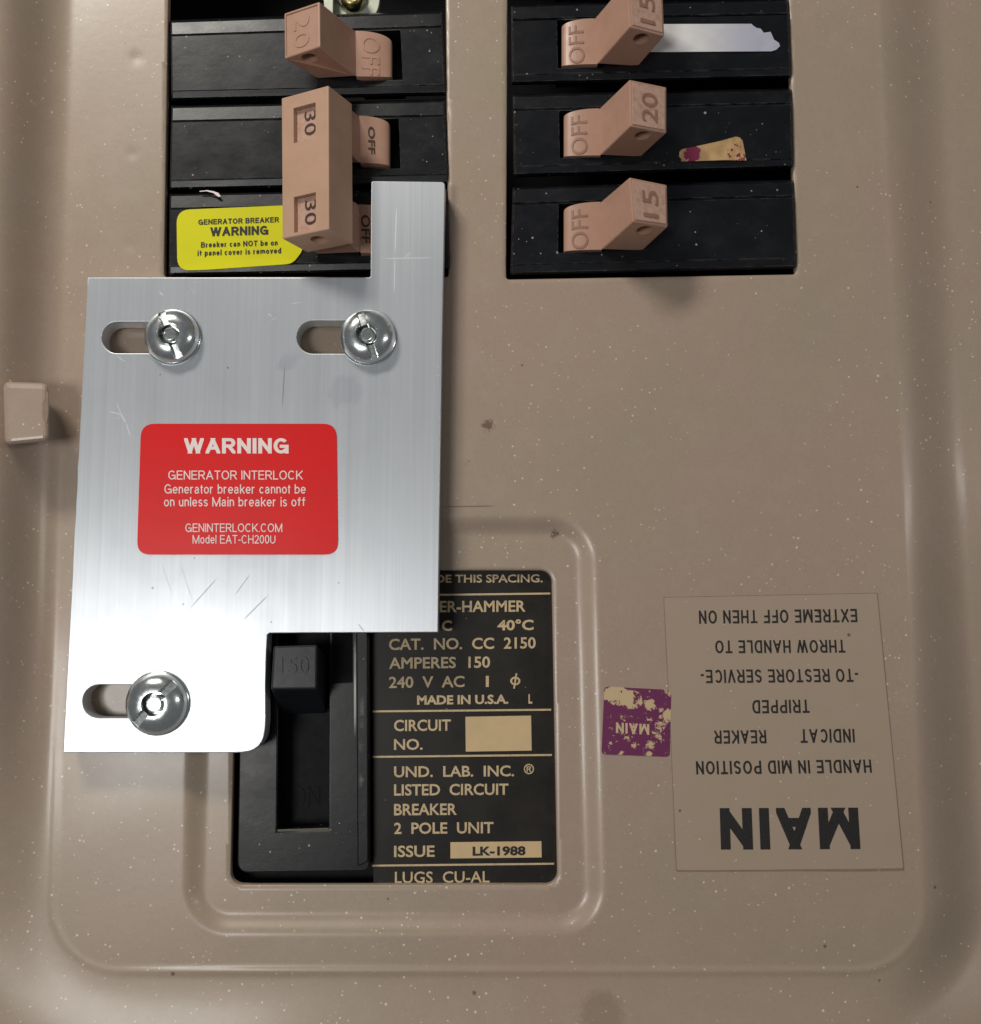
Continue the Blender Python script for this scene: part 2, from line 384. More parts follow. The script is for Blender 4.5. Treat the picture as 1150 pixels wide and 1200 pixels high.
TAN = simple('tan_plastic', (188, 152, 127), .34, 0, .15, 30)
TANMARK = simple('worn_tan_mark', (150, 110, 92), .5)
PINKFACE = simple('rubbed_number_face', (196, 162, 144), .28, 0, .5, 6, (170, 132, 112))
INK = simple('black_ink', (20, 18, 18), .6, 0, .3, 3, (46, 40, 38))
BROWNINK = simple('dark_brown_ink', (66, 44, 36), .5)
HANDLE = simple('dark_grey_handle_plastic', (33, 36, 40), .34, 0, .3, 8, None, .3)
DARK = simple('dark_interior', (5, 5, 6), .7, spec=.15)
CAVITY = simple('dark_handle_well', (7, 7, 8), .5, spec=.15)
GOLD = simple('tan_print', (204, 180, 140), .5, 0, .35, 4)
GOLDBOX = simple('tan_printed_box', (206, 178, 134), .5, 0, .15, 30)
WHITEINK = simple('white_ink', (240, 226, 222), .5, 0, .1)
ZINC = simple('galvanised_steel', (196, 196, 184), .3, 1.0, .3, 10)
LTMETAL = simple('pale_coated_steel', (186, 190, 172), .45, .3, .3, 14)
CHROME = N('zinc_plated_steel')
nz = CHROME.noise(CHROME.map(1/5, 1/5, 1/5), 1, 4, .6)
CHROME.bump(nz, .3, .15)
CHROME = CHROME.set(Base_Color=CHROME.mix(nz, col(200, 208, 206), col(235, 238, 235)), Metallic=.95, Roughness=CHROME.M('ADD', .11, CHROME.M('MULTIPLY', nz, .2)))
SEALANT = simple('thread_residue', (150, 168, 150), .3, .9, .4, 4)

# brushed aluminium
n = N('brushed_aluminium')
z0 = 32
str1 = n.noise(n.map(1/3.0, 1/260), 1, 3, .6); str2 = n.noise(n.map(1/22, 1/700), 1, 3, .5); cl = n.noise(n.map(1/60, 1/60), 1, 4, .6)
b = n.mix(n.sst(str1, .25, .8), col(212, 217, 222), col(222, 226, 230))
b = n.mix(n.M('MULTIPLY', n.sst(str2, .45, .7), .14), b, col(172, 177, 183))
b = n.mix(n.M('MULTIPLY', n.sst(cl, .45, .75), .16), b, col(178, 182, 192))
wob = n.M('MULTIPLY', n.M('SUBTRACT', n.noise(n.map(1/14, 1/14), 1, 3), .5), 30.0)
b = n.mix(n.M('MULTIPLY', add(n, n.blob(405, 460, 22, z0, wob), n.blob(340, 425, 14, z0, wob)), .14), b, col(120, 126, 160))
random.seed(21); segs = [n.seg(465, 240, 463, 300, .8, z0), n.seg(463, 300, 462, 345, .7, z0), n.seg(445, 303, 512, 302, .6, z0), n.seg(128, 406, 137, 417, .9, z0), n.seg(137, 417, 147, 424, .8, z0),
    n.seg(140, 482, 148, 496, 1.1, z0), n.seg(148, 496, 153, 512, .8, z0), n.seg(128, 482, 142, 486, .8, z0), n.seg(188, 655, 203, 700, .9, z0), n.seg(210, 655, 226, 705, 1.0, z0), n.seg(187, 342, 191, 346, 1.1, z0)]
for (qx, qy, qs, qn) in ((228, 348, 14, 4), (505, 430, 10, 3), (330, 365, 14, 3), (495, 710, 12, 4), (150, 500, 14, 2), (472, 300, 14, 2)):
    for i in range(qn):
        a_ = random.uniform(0, 6.28); x_ = qx+random.gauss(0, qs*.6); y_ = qy+random.gauss(0, qs*.6); l_ = random.uniform(3, qs)
        segs.append(n.M('MULTIPLY', n.seg(x_, y_, x_+l_*math.cos(a_), y_+l_*math.sin(a_), random.uniform(.4, .8), z0), random.uniform(.35, 1)))
light = add(n, *segs); random.seed(4)
dk = add(n, n.seg(222, 714, 256, 676, 1.0, z0), n.seg(284, 728, 316, 696, 1.1, z0), n.seg(275, 698, 294, 672, .8, z0), n.seg(334, 425, 331, 480, .8, z0),
         n.blob(179, 689, 1.8, z0), n.blob(215, 708, 1.4, z0), n.blob(267, 431, 1.6, z0), n.blob(188, 439, 1.2, z0), n.blob(318, 729, 1.4, z0), n.blob(228, 654, 1.2, z0), n.seg(420, 731, 427, 740, 1, z0), n.blob(397, 683, 1.2, z0))
b = n.mix(n.M('MULTIPLY', light, .55), b, col(240, 243, 248))
b = n.mix(n.M('MULTIPLY', dk, .5), b, col(58, 60, 66))
n.bump(str1, .18, .15)
rg = n.M('ADD', .385, n.M('MULTIPLY', n.sst(cl, .3, .7), .03))
rg = n.M('ADD', rg, n.M('MULTIPLY', light, .15))
ALU = n.set(Base_Color=b, Metallic=.62, Roughness=rg, Anisotropic=.6)
cx = n.t.nodes.new('ShaderNodeCombineXYZ'); cx.inputs[0].default_value = 1.0; n.t.links.new(cx.outputs[0], n.b.inputs['Tangent'])

def sticker(name, c, spec=.5, rough=.35, c2=None, amt=.1): return simple(name, c, rough, 0, amt, 50, c2, spec)
RED = sticker('red_label_vinyl', (222, 20, 20), .35); YELLOW = sticker('yellow_label_vinyl', (218, 214, 16), .3)
# worn purple and tan labels
def worn(name, cx_, cy_, r_, z, seed, lo, hi, patches):
    n = N(name)
    nz = n.noise(n.map(1/11, 1/11, 0, 0, (seed, seed, .3)), 1, 6, .75)
    m = nz
    for (x, y, r, amt) in patches:
        wb = n.M('MULTIPLY', n.M('SUBTRACT', nz, .5), 40.0)
        m = n.M('ADD', m, n.M('MULTIPLY', n.blob(x, y, r, z, wb), amt*.17))
    m = n.M('GREATER_THAN', m, .60)
    b = n.mix(m, col(104, 32, 78), col(196, 172, 132))
    return n.set(Base_Color=b, Roughness=.5)
WORN1 = worn('worn_purple_label', 746, 845, 40, 1, 2, .64, .70, [(724, 815, 17, .75), (742, 820, 15, .8), (762, 826, 10, .8), (714, 812, 8, 1), (783, 838, 9, 1), (774, 850, 7, 1), (770, 862, 5, 1), (762, 872, 6, 1), (760, 884, 6, 1), (785, 812, 5, 1)])
n = N('torn_tan_label')
nz = n.noise(n.map(1/5, 1/5), 1, 4, .7)
wb = n.M('MULTIPLY', n.M('SUBTRACT', nz, .5), 16.0)
m = n.blob(811, 180, 13, 8, wb)
m2 = n.M('MULTIPLY', n.M('GREATER_THAN', nz, .54), n.blob(864, 180, 16, 8))
b = n.mix(n.sst(n.noise(n.map(1/20, 1/30), 1, 3), .4, .6), col(190, 156, 108), col(160, 130, 88))
TORN = n.set(Base_Color=n.mix(n.M('GREATER_THAN', n.M('MAXIMUM', m, m2), .5), b, col(120, 28, 66)), Roughness=.5)
n = N('rubbed_white_tape')
nz = n.noise(n.map(1/14, 1/14), 1, 4, .6)
xr = n.sst(n.M('ADD', n.x, n.M('MULTIPLY', nz, 60.0)), 250, 360)
WHITE = n.set(Base_Color=n.mix(xr, col(222, 220, 218), n.mix(nz, col(160, 160, 180), col(190, 190, 200))), Roughness=.4)
# rating label ground
n = N('rating_label_black')
nz = n.noise(n.map(1/50, 1/50), 1, 5, .7)
d = n.M('MULTIPLY', n.specks(9, 1.1, .12, 2), .5)
b = n.mix(n.sst(nz, .3, .7), col(24, 21, 17), col(36, 32, 26))
RATING = n.set(Base_Color=n.mix(d, b, col(150, 140, 120)), Roughness=n.M('ADD', .32, n.M('MULTIPLY', nz, .2)), Specular_IOR_Level=.3)
# clear film of the instruction label: slightly yellowed sheet
n = N('yellowed_clear_film')
nz = n.noise(n.map(1/40, 1/40), 1, 4, .6)
b = n.mix(n.sst(nz, .3, .7), col(164, 147, 127), col(168, 148, 130))
dd = add(n, n.M('MULTIPLY', n.specks(14, 1.15, .42, 5), .65), n.M('MULTIPLY', n.specks(40, 1.4, .24, 9), .8), n.M('MULTIPLY', n.specks(5.5, 1.05, .2), .6))
wob = n.M('MULTIPLY', n.M('SUBTRACT', n.noise(n.map(1/4, 1/4), 1, 4, .8), .5), 12.0)
b = n.mix(n.M('MULTIPLY', add(n, n.blob(945, 953, 4, 1, wob), n.blob(995, 744, 2.5, 1), n.blob(961, 717, 3, 1, wob), n.blob(797, 950, 2, 1)), .7), b, col(70, 50, 36))
b = n.mix(dd, b, col(220, 210, 190))
FILM = n.set(Base_Color=b, Roughness=.38)
EDGE = simple('dirty_label_edge', (140, 118, 98), .6)

# ------------------------------------------------------------------ the cover sheet
def inset(poly, r):
    n_ = len(poly); out = []
    c = sum((Vector(p) for p in poly), Vector((0, 0)))/n_
    L = []
    for i in range(n_):
        a = Vector(poly[i]); b = Vector(poly[(i+1) % n_]); d = (b-a).normalized(); nn = Vector((-d.y, d.x))
        if nn.dot(c-a) < 0: nn = -nn
        L.append((a+nn*r, d))
    for i in range(n_):
        (p, d), (q, e) = L[i-1], L[i]
        t = ((q-p).x*e.y-(q-p).y*e.x)/(d.x*e.y-d.y*e.x); out.append(p+d*t)
    return out
def sdf(X, Y, poly, r):
    pts = [tuple(v) for v in inset(poly, r)]
    c = np.mean(np.array(pts), 0)
    best = np.full(X.shape, 1e9); inside = np.ones(X.shape, bool)
    for i in range(len(pts)):
        ax, ay = pts[i]; bx, by = pts[(i+1) % len(pts)]
        ex, ey = bx-ax, by-ay; L2 = ex*ex+ey*ey
        t = np.clip(((X-ax)*ex+(Y-ay)*ey)/L2, 0, 1)
        d = np.hypot(X-ax-t*ex, Y-ay-t*ey); best = np.minimum(best, d)
        side = (X-ax)*ey-(Y-ay)*ex; sc = (c[0]-ax)*ey-(c[1]-ay)*ex
        inside &= (side*sc > 0)
    return np.where(inside, -best, best)-r
def sm(x, a, b):
    t = np.clip((x-a)/(b-a), 0, 1); return t*t*(3-2*t)
OUT = [(103, -700), (1000, -700), (1090, 1141), (56, 1141)]
INN = [(232, 612), (690, 612), (702, 1087), (222, 1087)]
OPL = [(201, -300), (521, -300), (527, 326), (191, 326)]
OPR = [(595, -300), (918, -300), (934, 323), (592, 329)]
OPM = [(277, 667), (648, 667), (655, 1038), (269, 1038)]
def height(X, Y):
    d = sdf(X, Y, OUT, 82)
    gyy, gxx = np.gradient(d)
    sx = np.gradient(X, axis=1) if X.ndim > 1 and X.shape[0] > 2 else 1
    sy = np.gradient(Y, axis=0) if X.ndim > 1 and X.shape[0] > 2 else 1
    gxx, gyy = gxx/sx, gyy/sy; gl = np.maximum(np.hypot(gxx, gyy), 1e-6); gxx, gyy = gxx/gl, gyy/gl
    left_, right_, low_ = np.clip(-gxx, 0, 1)**2, np.clip(gxx, 0, 1)**2, np.clip(gyy, 0, 1)**2
    z = left_*(58*(1-.8*sm(Y, 700, 1120))*sm(d, -3, 100))+low_*(12*sm(d, -6, 130))-right_*((24+14*sm(Y, 500, 900))*sm(d, -6, 70))
    z += (1.5*low_*sm(X, 40, 330)+.5*left_*sm(Y, 650, 950)+.3*right_)*np.exp(-((d+3)/4.0)**2)
    e = sdf(X, Y, INN, 46)
    z = z-9*sm(-e, -10, 18)
    # slight oil-canning of the pressed sheet
    z += .5*np.sin(X/170+.5)*np.sin(Y/230+1)+.35*np.sin(X/47+Y/90)*np.sin(Y/61)
    # small dents
    for (x, y, r, k) in [(160, 68, 7, -1.4), (155, 180, 6, -1.1), (153, 288, 6, -1.2), (971, 45, 8, -1.5), (978, 158, 7, -.9), (752, 338, 20, -.3)]:
        z += .45*k*np.exp(-((X-x)**2+(Y-y)**2)/(r*r))
    return z
def axis(a, b, lo, hi, fine, coarse):
    v = list(np.arange(a, lo, coarse))+list(np.arange(lo, hi, fine))+list(np.arange(hi, b+coarse, coarse)); return np.array(v)
gx = axis(-500, 1650, -24, 1176, 3.0, 24); gy = axis(-500, 1700, -24, 1224, 3.0, 24)
X, Y = np.meshgrid(gx, gy); nx, ny = len(gx), len(gy)
holes = [(OPL, 5), (OPR, 5), (OPM, 15)]
D = np.full(X.shape, 1e9); which = np.zeros(X.shape, int)
for i, (p, r) in enumerate(holes):
    d = sdf(X, Y, p, r); which = np.where(d < D, i, which); D = np.minimum(D, d)
idx = np.arange(nx*ny).reshape(ny, nx)
ok = (D > 0)
fo = ok[:-1, :-1] & ok[1:, :-1] & ok[:-1, 1:] & ok[1:, 1:]
A = idx[:-1, :-1][fo]; B = idx[:-1, 1:][fo]; C_ = idx[1:, 1:][fo]; E = idx[1:, :-1][fo]
faces = np.stack([A, E, C_, B], 1)      # y grows downward: this order faces the camera
edges = {}
for q in faces[(D.ravel()[faces].min(1) < 6)]:
    for k in range(4):
        a, b = int(q[k]), int(q[(k+1) % 4]); key = (min(a, b), max(a, b))
        edges[key] = None if key in edges else (a, b)
bed = [e for e in edges.values() if e is not None and D.ravel()[e[0]] < 5 and D.ravel()[e[1]] < 5]
bv = sorted({v for e in bed for v in e})
xf, yf = X.ravel().copy(), Y.ravel().copy()
def proj(xs, ys, wh, target):
    xs, ys = xs.copy(), ys.copy()
    for _ in range(4):
        for i, (p, r) in enumerate(holes):
            m_ = wh == i
            if not m_.any(): continue
            x, y = xs[m_], ys[m_]
            d = sdf(x, y, p, r)-target
            g = np.stack([sdf(x+.3, y, p, r)-sdf(x-.3, y, p, r), sdf(x, y+.3, p, r)-sdf(x, y-.3, p, r)])/.6
            g /= np.maximum(np.hypot(*g), 1e-6)
            xs[m_] = x-g[0]*d; ys[m_] = y-g[1]*d
    return xs, ys
bva = np.array(bv); wh = which.ravel()[bva]
bx_, by_ = proj(xf[bva], yf[bva], wh, 0.0)
# hand-sheared, slightly ragged cut edges on the two breaker openings
rag = np.where(wh < 2, .9*np.sin(by_*.21+bx_*.17)*np.sin(by_*.057), 0)
xf[bva] = bx_+rag; yf[bva] = by_
zf = height(X, Y).ravel()
V = PN(xf, yf, zf)
nb = len(bv); loc = {v: i for i, v in enumerate(bv)}
rx1, ry1 = proj(xf[bva], yf[bva], wh, -1.3); 
z1 = zf[bva]-1.2
R1 = PN(rx1, ry1, z1); R2 = R1.copy(); R2[:, 2] -= 9*S
n0 = len(V); V = np.concatenate([V, R1, R2])
extra = []
for a, b in bed:
    i, j = loc[a], loc[b]
    extra.append((b, a, n0+i, n0+j)); extra.append((n0+j, n0+i, n0+nb+i, n0+nb+j))
cover = thing('panel_cover', P(575, 1141, -30), 'large beige painted steel cover of the electrical panel with three cut openings', 'panel cover')
off = np.array(wloc(cover))
me = bpy.data.meshes.new('sheet'); me.from_pydata((V-off).tolist(), [], faces.tolist()+extra)
sheet = fin('sheet', me, PAINT, cover, True)
# latch tab on the left slope
def box8(name, top, zt, bot, zb, mat, parent, bev=0, segs=2, label=None, smooth=False):
    bm = bmesh.new()
    t = [bm.verts.new(P(x, y, zt if not isinstance(zt, (list, tuple)) else zt[i])) for i, (x, y) in enumerate(top)]
    b = [bm.verts.new(P(x, y, zb if not isinstance(zb, (list, tuple)) else zb[i])) for i, (x, y) in enumerate(bot)]
    bm.faces.new(t); bm.faces.new(b[::-1])
    for i in range(4): bm.faces.new((t[i-1], t[i], b[i], b[i-1]))
    bmesh.ops.recalc_face_normals(bm, faces=bm.faces)
    if bev:
        bmesh.ops.bevel(bm, geom=list(bm.edges), offset=bev*S, segments=segs, affect='EDGES', profile=.5)
    o = bmmk(name, bm, mat, parent, smooth, label); return o
box8('latch_tab', [(4, 447), (57, 449), (58, 517), (6, 522)], [64, 60, 60, 64], [(4, 447), (57, 449), (58, 517), (6, 522)], 20, PAINT, cover, 7, 4)
# dark chip on the tab and rim
slab('paint_chip', [[(54.5, 458), (56.5, 460), (57, 482), (55, 496), (51, 492), (48, 484), (49, 474), (52, 468)]], 60.6, .5, EDGE, cover)
# instruction label
il = slab('instruction_label', [rounded([(778, 700), (1028, 695), (1059, 1018), (793, 1020)], 3)], 1.0, 1.4, FILM, cover, label='yellowed clear label printed upside down with the main breaker instructions')
def strip(name, pts, w, z, mat, parent, thick=.5):
    a = []; b = []
    for i, p in enumerate(pts):
        p = Vector(p); q = Vector(pts[min(i+1, len(pts)-1)])-Vector(pts[max(i-1, 0)]); nn = Vector((-q.y, q.x)).normalized()*w/2
        a.append(tuple(p+nn)); b.append(tuple(p-nn))
    return slab(name, [a+b[::-1]], z, thick, mat, parent)
strip('dirty_edge', [(793, 1020), (860, 1020.5), (930, 1019.3), (1000, 1019), (1059, 1018)], 1.3, 1.15, EDGE, il)
strip('dirty_edge', [(778, 700), (786, 860), (793, 1020)], .6, 1.15, EDGE, il)
strip('dirty_edge', [(1028, 695), (1044, 860), (1059, 1018)], .6, 1.15, EDGE, il)
strip('dirty_edge', [(778, 700), (1028, 695)], .5, 1.15, EDGE, il)
K = dict(flip=True, mat=INK, parent=il, w=.15, gap=.16, narrow=.86)
sprt('EXTREME OFF THEN ON', 819, 1004, 715.5, 731, 1.05, dyr=-2.0, skew=1, **K)
sprt('THROW HANDLE TO', 838, 990, 750.5, 765.5, 1.05, dyr=-.8, skew=1, **K)
sprt('-TO RESTORE SERVICE-', 821, 1005, 785, 800.5, 1.05, dyr=-1.5, skew=1.5, **K)
sprt('TRIPPED', 881.5, 948, 820.5, 836, 1.05, dyr=-.7, skew=1, **K)
sprt('INDICAT', 938, 1001, 854.5, 870.5, 1.05, dyr=-.5, skew=1, **K)
sprt('REAKER', 837, 897.5, 856, 871.5, 1.05, dyr=-.5, skew=1, **K)
sprt('HANDLE IN MID POSITION', 815.5, 1020.5, 892, 907.5, 1.05, dyr=-2.0, skew=1.5, **K)
K.update(w=.215, gap=.16, narrow=1.0)
sprt('MAIN', 843.5, 1005.5, 947, 995.5, 1.05, dyr=-.6, skew=3, **K)
# purple sticker
ps = slab('purple_sticker', [rounded([(708.6, 804.5), (787, 808.6), (785, 887), (705, 883.8)], [5, 9, 5, 5])], 1.2, 1.2, WORN1, cover, label='small worn purple sticker reading MAIN upside down')
sprt('MAIN', 722, 761, 846.5, 859, 1.25, GOLD, ps, dyr=2.2, flip=True, w=.2, gap=.14)

# ------------------------------------------------------------------ inside of the enclosure
tray = []
pts = [(-480, -480), (1630, -480), (1630, 1680), (-480, 1680)]
vv = [P(x, y, -45) for x, y in pts]; vv += [Vector((v.x, v.y, -260*S)) for v in vv]
o = mk('enclosure_interior', vv, [(4, 5, 6, 7), (0, 1, 5, 4), (1, 2, 6, 5), (2, 3, 7, 6), (3, 0, 4, 7)], DARK)
o['kind'] = 'structure'
# mounting bracket showing above the top left breaker
br = thing('mounting_bracket', P(412, 5, -60), 'pale metal mounting bracket with a round screw above the top left breaker', 'bracket')
slab('bracket_plate', [rounded([(389, -60), (446, -60), (445, 5), (440, 19), (395, 19), (391, 14)], [0, 0, 6, 8, 6, 2])], -40, 8, LTMETAL, br, .8)
slab('upright_strip', [[(379, -60), (390, -60), (390.5, 22), (380, 22)]], -22, 26, LTMETAL, br, .6)
def cyl(name, cx, cy, r, z0_, z1_, mat, parent, n_=40, prof=None, smooth=True):
    c = P(cx, cy, z1_); prof = prof or [(r, z0_), (r, z1_-1), (r-1, z1_), (0, z1_)]
    vs = []; fs = []
    for (rr, zz) in prof:
        for k in range(n_):
            a = 2*math.pi*k/n_; vs.append((c.x+rr*S*math.cos(a), c.y+rr*S*math.sin(a), zz*S))
    for j in range(len(prof)-1):
        for k in range(n_):
            fs.append((j*n_+k, j*n_+(k+1) % n_, (j+1)*n_+(k+1) % n_, (j+1)*n_+k))
    return mk(name, vs, fs, mat, parent, smooth)
cyl('washer', 412, -6, 19, -40, -34, ZINC, br)
cyl('screw_head', 412, -7, 14, -40, -20, simple('brass_screw', (170, 160, 110), .3, 1.0), br, prof=[(15, -34), (15, -24), (12, -19), (8, -19), (7, -27), (0.01, -27)])

# ------------------------------------------------------------------ breakers
def bquad(TLp, TRp, BRp, BLp):
    def g(u, v, z):
        x = (TLp[0]*(1-u)+TRp[0]*u)*(1-v)+(BLp[0]*(1-u)+BRp[0]*u)*v
        y = (TLp[1]*(1-u)+TRp[1]*u)*(1-v)+(BLp[1]*(1-u)+BRp[1]*u)*v
        return P(x, y, z)
    return g
def body(parent, TLp, TRp, BRp, BLp, slot, zf=6, mat=BLACK, left_step=True, label=None):
    """moulded breaker case lofted along its length; slot = (u0,u1,v0,v1) cut in the face"""
    g = bquad(TLp, TRp, BRp, BLp)
    prof = [(-.015, -120), (-.015, zf-14), (.0, zf-5), (.02, zf-2.5), (.16, zf-1.2), (.172, zf-2.6), (.18, zf-1.6), (.19, zf),
            ('S0', zf), ('S1', zf), (.865, zf), (.872, zf-.9), (.885, zf-.9), (.955, zf-3.0), (.985, zf-8), (1.0, zf-22), (1.0, -120)]
    us = [0, .006, slot[0], slot[1], .994, 1]
    def zz(u, z): return z if 0 < u < 1 else z-2.5
    bm = bmesh.new(); rows = []
    for (v, z) in prof:
        v = slot[2] if v == 'S0' else slot[3] if v == 'S1' else v
        rows.append([bm.verts.new(g(u, v, zz(u, z))) for u in us])
    for j in range(len(rows)-1):
        for i in range(len(us)-1):
            if j == 8 and i == 2: continue
            bm.faces.new((rows[j][i], rows[j][i+1], rows[j+1][i+1], rows[j+1][i]))
    for s_ in (0, -1): bm.faces.new([r[s_] for r in rows])
    hole = [rows[8][2], rows[8][3], rows[9][3], rows[9][2]]
    lo = [bm.verts.new(v.co-Vector((0, 0, 46*S))) for v in hole]
    for i in range(4): bm.faces.new((hole[i-1], hole[i], lo[i], lo[i-1]))
    bm.faces.new(lo)
    bmesh.ops.recalc_face_normals(bm, faces=bm.faces)
    o = bmmk('body', bm, mat, parent, False, label); return o, g
def boolean(o, cutter):
    md = o.modifiers.new('b', 'BOOLEAN'); md.operation = 'DIFFERENCE'; md.object = cutter; md.solver = 'EXACT'
    me = evalmesh(o); o.modifiers.clear(); old = o.data; o.data = me
    bpy.data.objects.remove(cutter)
def cutcyl(center, r, axis_, depth, sx=1.0):
    bm = bmesh.new(); bmesh.ops.create_cone(bm, cap_ends=True, segments=28, radius1=r*S, radius2=r*S, depth=depth*S)
    q = axis_.to_track_quat('Z', 'Y').to_matrix().to_4x4(); bm.transform(Matrix.Translation(center) @ q)
    me = bpy.data.meshes.new('c'); bm.to_mesh(me); bm.free()
    o = bpy.data.objects.new('c', me); SC.collection.objects.link(o); return o
def toggle(parent, HT, LT, LB, HB, BT, BB, DT, DB, KT, KB, zs=(88, 68, 26, 4, 8), mat=PINK, num=None, side=1, off=True,
           offmat=None, recess=0.0, nummat=None, hole=True, offbox=(.12, .62, .06, .94), offw=0.0, label=None):
    zh, zl, zb, zd, zk = zs
    bm = bmesh.new()
    P3 = lambda p, z: bm.verts.new(P(p[0], p[1], z))
    ht, hb, lt, lb = P3(HT, zh), P3(HB, zh), P3(LT, zl), P3(LB, zl)
    bt, bb, kt, kb = P3(BT, zb), P3(BB, zb), P3(KT, zk), P3(KB, zk)
    tip = bm.faces.new((ht, lt, lb, hb)); fs = [tip]
    bot = bm.faces.new((hb, lb, kb, bb))
    for q in ((ht, hb, bb, bt), (lt, kt, kb, lb), (ht, bt, kt, lt), (bt, bb, kb, kt)): bm.faces.new(q)
    bmesh.ops.recalc_face_normals(bm, faces=bm.faces)
    bc = bot.calc_center_median(); bn = bot.normal.copy(); tc = (hb.co+lb.co)/2
    es = [e for e in bm.edges if not (bt in e.verts and bb in e.verts) and not (kt in e.verts and kb in e.verts)]
    r = bmesh.ops.bevel(bm, geom=es, offset=1.5*S, segments=2, affect='EDGES', profile=.5)
    if recess:
        bm.faces.ensure_lookup_table()
        nt = (P(*LT, zl)-P(*HT, zh)).cross(P(*HB, zh)-P(*HT, zh)).normalized()
        if nt.z < 0: nt = -nt
        cand = sorted([f for f in bm.faces if f.normal.dot(nt) > .98], key=lambda f: -f.calc_area())
        if cand:
            bmesh.ops.inset_region(bm, faces=[cand[0]], thickness=1.8*S, depth=0)
            bmesh.ops.inset_region(bm, faces=[cand[0]], thickness=.5*S, depth=recess*S)
            cand[0].material_index = 1
    tg = bmmk('toggle', bm, [mat, PINKFACE if side > 0 else mat], parent, False, label)
    if hole:
        c = tc.lerp(bc, .42); o2 = cutcyl(c, 9.5, bn, 26); boolean(tg, o2)
    # drum
    nseg = 14; vs = []; fcs = []
    for i in range(nseg+1):
        t = math.radians(86)*i/nseg; k = math.sin(t)/math.sin(math.radians(86)); c = 1-(math.cos(t)-math.cos(math.radians(86)))/(1-math.cos(math.radians(86)))
        z = zb+(zd-zb)*c
        vs.append(P(BT[0]+(DT[0]-BT[0])*k, BT[1]+(DT[1]-BT[1])*c, z)); vs.append(P(BB[0]+(DB[0]-BB[0])*k, BB[1]+(DB[1]-BB[1])*c, z))
    m0 = len(vs)
    for i in range(nseg+1): vs += [Vector((vs[2*i].x, vs[2*i].y, -6*S)), Vector((vs[2*i+1].x, vs[2*i+1].y, -6*S))]
    for i in range(nseg):
        a = 2*i; fcs += [(a, a+1, a+3, a+2), (a, a+2, m0+a+2, m0+a), (a+1, m0+a+1, m0+a+3, a+3)]
    fcs += [(2*nseg, 2*nseg+1, m0+2*nseg+1, m0+2*nseg)]
    if side > 0: fcs = [f[::-1] for f in fcs]
    bm = bmesh.new(); bvs = [bm.verts.new(v) for v in vs]
    for f in fcs: bm.faces.new([bvs[i] for i in f])
    dr = bmmk('toggle_drum', bm, mat, tg)
    for p in dr.data.polygons: p.use_smooth = False
    if off:
        kmax = math.sin(math.radians(86))
        def f(u, v, w):
            # left breakers read downward with letter tops to the right, right ones read upward
            kk = offbox[0]+(offbox[1]-offbox[0])*(v if side < 0 else v)
            yy = offbox[2]+(offbox[3]-offbox[2])*(u if side < 0 else 1-u)
            t = math.asin(min(1, kk*kmax)); c = 1-(math.cos(t)-math.cos(math.radians(86)))/(1-math.cos(math.radians(86)))
            z = zb+(zd-zb)*c
            a = P(BT[0]+(DT[0]-BT[0])*kk, BT[1]+(DT[1]-BT[1])*c, z); b = P(BB[0]+(DB[0]-BB[0])*kk, BB[1]+(DB[1]-BB[1])*c, z)
            return a.lerp(b, yy)+Vector((-math.sin(t)*(side)*.5, 0, 1)).normalized()*(w*.9-.1)*S
        text('OFF', f, offmat or mat, tg, weight=offw)
    if num:
        a, b, c, d = P(*HT, zh), P(*LT, zl), P(*LB, zl), P(*HB, zh)
        def at(u, v): return a.lerp(b, u).lerp(d.lerp(c, u), v)      # u: high->low edge, v: top->bottom
        if side < 0: q = (at(.30, .12), at(.30, .86), at(.74, .86), at(.74, .12))
        else: q = (at(.30, .84), at(.30, .22), at(.72, .22), at(.72, .84))
        text(num, qmap(*q, .9, recess-.15), nummat or mat, tg, weight=.0)
    return tg

# left column
b1 = thing('circuit_breaker', P(360, 70, -120), 'black single breaker at the top of the left column, pink toggle marked 20', 'circuit breaker', 'breakers in the left opening')
body(b1, (200, 25), (518, 14), (523, 112), (201, 119), (.69, .845, .2, .80), zf=5)
toggle(b1, (374.5, 1.6), (333, 15.6), (333.6, 69), (375, 54.8), (416.8, 36), (417.6, 89.5), (459.5, 50), (459.5, 90.5), (372, 42), (372, 92),
       zs=(74, 52, 13, 2, 4), num='20', side=-1, recess=-1.2, offbox=(.16, .66, .1, .97))
b2 = thing('circuit_breaker', P(360, 220, -120), 'black double breaker in the left opening, two toggles joined by a tan tie marked 30', 'circuit breaker', 'breakers in the left opening')
body(b2, (201, 125), (521, 118), (526, 217), (199, 224), (.675, .83, .2, .79), zf=5)
body(b2, (199, 228), (524, 222), (528, 318), (198, 324), (.675, .83, .2, .79), zf=5)
kw = dict(zs=(72, 50, 14, 2, 4), side=-1, hole=False, offmat=BROWNINK, offbox=(.28, .50, .22, .80), offw=.012, recess=0)
toggle(b2, (388, 109), (340, 122), (340, 170), (388, 157), (421, 135.6), (422.4, 191), (457, 147), (457, 194.5), (372, 142), (372, 192), **kw)
toggle(b2, (388, 219), (340, 231), (340, 276), (387, 266), (421, 239.5), (422.6, 296), (460, 250), (460, 300), (372, 246), (372, 298), **{**kw, 'offbox': (.05, .32, .22, .80)})
